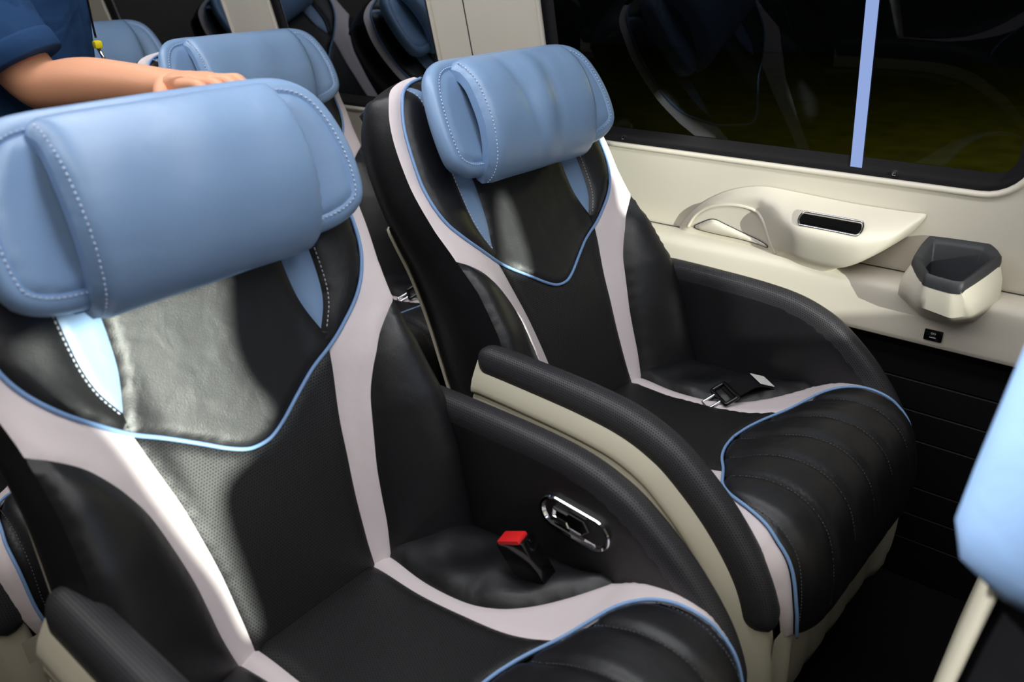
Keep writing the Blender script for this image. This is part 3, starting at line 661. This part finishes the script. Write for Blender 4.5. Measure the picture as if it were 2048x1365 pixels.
def onpk(P, lift):
    P = np.asarray(P, float); Q = fpocket(P[:, 0], P[:, 1], np.full(len(P), 1.0)).T; Q[:, 0] -= lift; return Q
AR = crv([(0.785, 0.700), (0.765, 0.732), (0.73, 0.758), (0.679, 0.772), (0.632, 0.772), (0.607, 0.757), (0.588, 0.72), (0.572, 0.69)], 6)
tube('arc_rim', onpk(AR, 0.0), 0.0035, 'trim', pk)
TR = crv([(0.769, 0.702), (0.745, 0.720), (0.72, 0.731), (0.69, 0.724), (0.64, 0.711), (0.598, 0.7035), (0.592, 0.6985), (0.60, 0.696), (0.66, 0.697), (0.73, 0.697)], 4, True)
panel('triangle_inset', TR, lambda u, v, h: (lambda Q: np.stack([Q[:, 0], Q[:, 1], Q[:, 2]]))(onpk(np.stack([u, v], 1), 0.001) - np.stack([h, 0 * h, 0 * h], 1)), 'trim', pk, sp=0.006, puff=0.010, r=0.016)
tube('inset_groove', onpk(TR, 0.0012), 0.0011, 'dark', pk, sides=6, closed=True)
def slot(a, b, lift):
    Q = []
    for k in range(36):
        t = 2 * math.pi * k / 36; x = (a - b) * math.copysign(1, math.cos(t)) + b * math.cos(t); y = b * math.sin(t)
        Q.append((0.4555 + x, 0.7965 + y * 0.9 - x * 0.0))
    return onpk(Q, lift)
sl = tube('vent_ring', slot(0.060, 0.0085, 0.003), 0.0022, 'chrome', pk, closed=True)
S = slot(0.058, 0.0065, 0.0045); mesh('vent_slot', np.vstack([S, S.mean(0)[None]]), [(i, (i + 1) % 36, 36) for i in range(36)], 'gloss', sl)
# cup holder
RIM = np.array([(1.555, 0.300, 0.769), (1.561, 0.195, 0.771), (1.534, 0.171, 0.763), (1.434, 0.206, 0.736), (1.430, 0.222, 0.735), (1.437, 0.268, 0.737), (1.485, 0.303, 0.750)])
ch = empty('cup_holder', (1.50, 0.24, 0.67)); tag(ch, 'beige faceted cup holder with dark grey rim on the window ledge', 'cup holder')
def rs(P, k, dz=0.0, c=None):
    c = P.mean(0) if c is None else np.array(c); Q = c + (P - c) * k; Q[:, 2] += dz; return Q
def densify(P, n=5): return resample(np.vstack([crv(np.vstack([P[i] * (1 - t) + P[(i + 1) % len(P)] * t for i in range(len(P)) for t in (0.12, 0.88)]), 3, True)]), 0.004, True)
off = np.array([1.50, 0.24, 0.67])
Rm = densify(RIM) - off
def addz(P, dz): Q = P.copy(); Q[:, 2] += dz; return Q
c0 = Rm.mean(0)
def scl(k, dz): Q = c0 + (Rm - c0) * np.array([k, k, 1]); Q[:, 2] = Rm[:, 2] + dz; Q[:, 0] = np.where(k < 1, Q[:, 0], Q[:, 0]); return Q
loft('rim', [scl(1.0, -0.020), scl(1.01, -0.012), scl(0.985, -0.002), scl(0.94, 0.002), scl(0.80, -0.003), scl(0.74, -0.010), scl(0.70, -0.035), scl(0.62, -0.075)], 'dark', ch, caps=(False, True), sharp=55)
LOW = np.array([(1.56, 0.315, 0.690), (1.56, 0.170, 0.690), (1.54, 0.160, 0.690), (1.462, 0.186, 0.672), (1.445, 0.216, 0.665), (1.45, 0.270, 0.672), (1.49, 0.318, 0.688)])
BOT = np.array([(1.56, 0.325, 0.640), (1.56, 0.170, 0.650), (1.54, 0.165, 0.650), (1.515, 0.190, 0.640), (1.512, 0.219, 0.627), (1.514, 0.275, 0.629), (1.518, 0.322, 0.660)])
L_ = densify(LOW) - off; B_ = densify(BOT) - off
n = len(Rm)
def match(P): 
    d = np.r_[0, np.cumsum(np.linalg.norm(np.diff(np.vstack([P, P[:1]]), axis=0), axis=1))]; s = np.linspace(0, d[-1], n + 1)[:-1]; PP = np.vstack([P, P[:1]])
    return np.stack([np.interp(s, d, PP[:, k]) for k in range(3)], 1)
def poly7(P):      # corner-matched sampling, slightly rounded corners
    out = []
    for i in range(7):
        a, b = P[i], P[(i + 1) % 7]
        for t in (0.08, 0.25, 0.5, 0.75, 0.92): out.append(a * (1 - t) + b * t)
    return np.array(out) - off
R7, L7, B7 = poly7(RIM), poly7(LOW), poly7(BOT)
R7b = R7.copy(); R7b[:, 2] -= 0.016
mid = (R7b + L7) / 2; cm = mid.mean(0); mid[:, :2] = cm[:2] + (mid[:, :2] - cm[:2]) * 1.04
loft('holder_body', [R7b, mid, L7, L7 * 0.5 + B7 * 0.5, B7], 'trim', ch, sharp=35)
boxes('screw', [((1.487 - off[0], 0.236 - off[1], 0.682 - off[2]), (0.006, 0.006, 0.003), None)], 'chrome', ch, bevel=0.001)
# charging port with printed marks
up = empty('charging_port', (1.5195, 0.2475, 0.5935)); tag(up, 'small black charging port in the beige ledge below the cup holder', 'socket')
boxes('port_plate', [((0.001, 0, 0), (0.005, 0.032, 0.022), None)], 'gloss', up, bevel=0.0022)
boxes('port_slot', [((-0.0016, 0.0, -0.0035), (0.0012, 0.011, 0.0014), None)], 'mark', up)
for y in (-0.0022, 0.0022):
    tube('port_symbol', [(-0.0018, y + 0.0018 * math.cos(a), 0.0045 + 0.0016 * math.sin(a)) for a in np.linspace(0, 2 * math.pi, 13)[:-1]], 0.0004, 'mark', up, sides=5, closed=True)

# ================================================================== PERSON
def skin(name, V, Ed, Rd, m, parent, sub=2, root=0):
    me = bpy.data.meshes.new(name); me.from_pydata(V, Ed, []); o = link(name, me, parent, m)
    md = o.modifiers.new('skin', 'SKIN'); md.use_smooth_shade = True
    for i, r in enumerate(Rd): me.skin_vertices[0].data[i].radius = (r, r) if np.isscalar(r) else r
    for i in range(len(V)): me.skin_vertices[0].data[i].use_root = (i == root)
    s = o.modifiers.new('sub', 'SUBSURF'); s.levels = sub; s.render_levels = sub
    return o
pr = empty('person', (0.50, 1.40, 0.47)); tag(pr, 'person in a navy polo shirt and lanyard resting a bare forearm on the nearest headrest', 'person')
o0 = np.array([0.50, 1.40, 0.47])
# facing direction in plan: towards the window side and the front
fd = np.array([0.63, -0.77, 0]); fd /= np.linalg.norm(fd); rt = np.array([fd[1], -fd[0], 0])   # rt: the person's right hand side
pel = np.array([0.545, 1.585, 0.92]); chest = np.array([0.55, 1.57, 1.20]); neck = np.array([0.56, 1.555, 1.42])
shR = np.array([0.535, 1.475, 1.345]); elR = np.array([0.505, 1.345, 1.090]); wr = np.array([0.570, 1.075, 1.104])
shL = neck - rt * 0.19 + np.array([0, 0, -0.07]); shR2 = neck + rt * 0.17 + np.array([0, 0, -0.07])
shR = shR2
elL = shL - fd * 0.10 + np.array([0.02, 0.0, -0.27]); wrL = elL - fd * 0.02 + np.array([0, 0, -0.24])
head0 = neck + np.array([0.01, -0.01, 0.07]); head1 = neck + np.array([0.02, -0.025, 0.17]); head2 = neck + np.array([0.015, -0.02, 0.25])
kR = pel + rt * 0.10 + fd * 0.16 + np.array([0, 0, -0.36]); kL = pel - rt * 0.10 + fd * 0.16 + np.array([0, 0, -0.36])
fR = kR - fd * 0.36 + np.array([0, 0, 0.005]); fL = kL - fd * 0.36 + np.array([0, 0, 0.005])
hpR = pel + rt * 0.09 + np.array([0, 0, -0.04]); hpL = pel - rt * 0.09 + np.array([0, 0, -0.04])
hd_dir = np.array([0.05, -1.0, 0.0]); hd_dir /= np.linalg.norm(hd_dir); hs = np.array([1.0, 0.05, 0])
palm = wr + hd_dir * 0.055 + np.array([0.002, 0, 0.008]); kn = wr + hd_dir * 0.09 + np.array([0, 0, 0.006])
V = [pel, chest, neck, head0, head1, head2, shR, elR, (elR * 0.55 + wr * 0.45) + np.array([0, 0, 0.004]), wr, palm, shL, elL, wrL, wrL + fd * 0.06 + np.array([0, 0, -0.05]), hpR, kR, fR, hpL, kL, fL, shR * 0.45 + elR * 0.55]
Rr = [0.12, 0.13, 0.055, 0.065, 0.085, 0.07, 0.055, 0.043, 0.042, (0.028, 0.024), (0.038, 0.016), 0.055, 0.042, 0.028, 0.035, 0.085, 0.06, 0.04, 0.085, 0.06, 0.04, 0.05]
Ed = [(0, 1), (1, 2), (2, 3), (3, 4), (4, 5), (1, 6), (6, 21), (21, 7), (7, 8), (8, 9), (9, 10), (1, 11), (11, 12), (12, 13), (13, 14), (0, 15), (15, 16), (16, 17), (0, 18), (18, 19), (19, 20)]
for k, (sx, ln) in enumerate(((-0.030, 0.060), (-0.010, 0.072), (0.011, 0.070), (0.030, 0.056))):
    a = len(V); b0 = palm + hs * sx + hd_dir * 0.028
    V += [b0, b0 + hd_dir * ln * 0.5 + np.array([0, 0, 0.004]), b0 + hd_dir * ln * 0.85 + np.array([0, 0, -0.012]), b0 + hd_dir * ln * 1.05 + np.array([0, 0, -0.03])]
    Rr += [0.0105, 0.0095, 0.0085, 0.007]; Ed += [(10, a), (a, a + 1), (a + 1, a + 2), (a + 2, a + 3)]
a = len(V); V += [wr + hd_dir * 0.03 - hs * 0.03, wr + hd_dir * 0.06 - hs * 0.05 + np.array([0, 0, -0.008]), wr + hd_dir * 0.085 - hs * 0.052 + np.array([0, 0, -0.018])]
Rr += [0.013, 0.0105, 0.0085]; Ed += [(9, a), (a, a + 1), (a + 1, a + 2)]
body = skin('body', [tuple(v - o0) for v in V], Ed, Rr, 'skin', pr)
SV = [pel + [0, 0, -0.06], pel + [0, 0, 0.1], chest, neck + [0, 0, -0.05], neck + [0, 0, 0.005], shR, elR + np.array([0.002, 0.01, 0.012]), shL, shL * 0.4 + elL * 0.6]
SR = [0.135, 0.135, (0.15, 0.145), 0.09, 0.062, 0.078, 0.068, 0.078, 0.068]
pol = skin('polo_shirt', [tuple(np.array(v) - o0) for v in SV], [(0, 1), (1, 2), (2, 3), (3, 4), (3, 5), (5, 6), (3, 7), (7, 8)], SR, 'polo', pr, root=2)
TV = [pel + [0, 0, 0.02], hpR, kR, fR + fd * 0.05, hpL, kL, fL + fd * 0.05]
sd_ = elR - shR; sd_ = sd_ / np.linalg.norm(sd_)
h0 = elR - sd_ * 0.135; CU = [h0 - o0, h0 + sd_ * 0.02 - o0, h0 + sd_ * 0.045 - o0, h0 + sd_ * 0.07 - o0, h0 + sd_ * 0.095 - o0]
tube('sleeve', CU, [0.060, 0.062, 0.0635, 0.064, 0.063], 'polo', pr, sides=28)
tube('sleeve_cuff', [h0 + sd_ * 0.068 - o0, h0 + sd_ * 0.072 - o0, h0 + sd_ * 0.096 - o0, h0 + sd_ * 0.099 - o0], [0.0645, 0.0665, 0.0665, 0.064], 'polo', pr, sides=28)
skin('trousers', [tuple(np.array(v) - o0) for v in TV], [(0, 1), (1, 2), (2, 3), (0, 4), (4, 5), (5, 6)], [0.125, 0.1, 0.072, 0.052, 0.1, 0.072, 0.052], 'trousers', pr)
HV = [head1 + [0, 0.02, 0.03], head2 + [0, 0.01, 0.02], head0 + np.array([0, 0.035, 0.03])]
skin('hair', [tuple(np.array(v) - o0) for v in HV], [(2, 0), (0, 1)], [0.085, 0.072, 0.06], 'hair', pr, root=0)
f3 = head1 + fd * 0.085 - o0
for sg in (-1, 1):
    boxes('eye', [(tuple(f3 + rt * 0.03 * sg + fd * 0.001 + np.array([0, 0, 0.0])), (0.022, 0.012, 0.011), None)], 'eyewhite', pr, bevel=0.004)
    boxes('ear', [(tuple(head1 + rt * 0.085 * sg - o0 + np.array([0, 0, -0.005])), (0.018, 0.03, 0.055), None)], 'skin', pr, bevel=0.007)
boxes('nose', [(tuple(f3 + fd * 0.008 + np.array([0, 0, -0.025])), (0.022, 0.03, 0.04), None)], 'skin', pr, bevel=0.007)
boxes('mouth', [(tuple(f3 - fd * 0.002 + np.array([0, 0, -0.058])), (0.045, 0.02, 0.012), None)], 'lips', pr, bevel=0.005)
ly = empty('lanyard', (0.0, 0.0, 0.0), parent=pr)
lp = np.array([0.636, 1.405, 1.138]) - o0
tube('lanyard_cord', crv([neck - o0 + np.array([0.0, -0.06, 0.0]), np.array([0.632, 1.42, 1.30]) - o0, lp + [0, 0, 0.01]], 8), 0.0018, 'gloss', ly)
boxes('lanyard_bead', [(tuple(lp), (0.013, 0.013, 0.013), None)], 'yellow', ly, bevel=0.004)
tube('lanyard_clip', [lp + [0, 0, -0.006], lp + [0.003, -0.004, -0.02], lp + [0.008, -0.008, -0.036]], 0.003, 'chrome', ly)
boxes('badge', [(tuple(lp + np.array([0.02, -0.012, -0.078])), (0.06, 0.004, 0.085), Matrix.Rotation(R(12), 3, 'Y'))], 'gloss', ly, bevel=0.001)
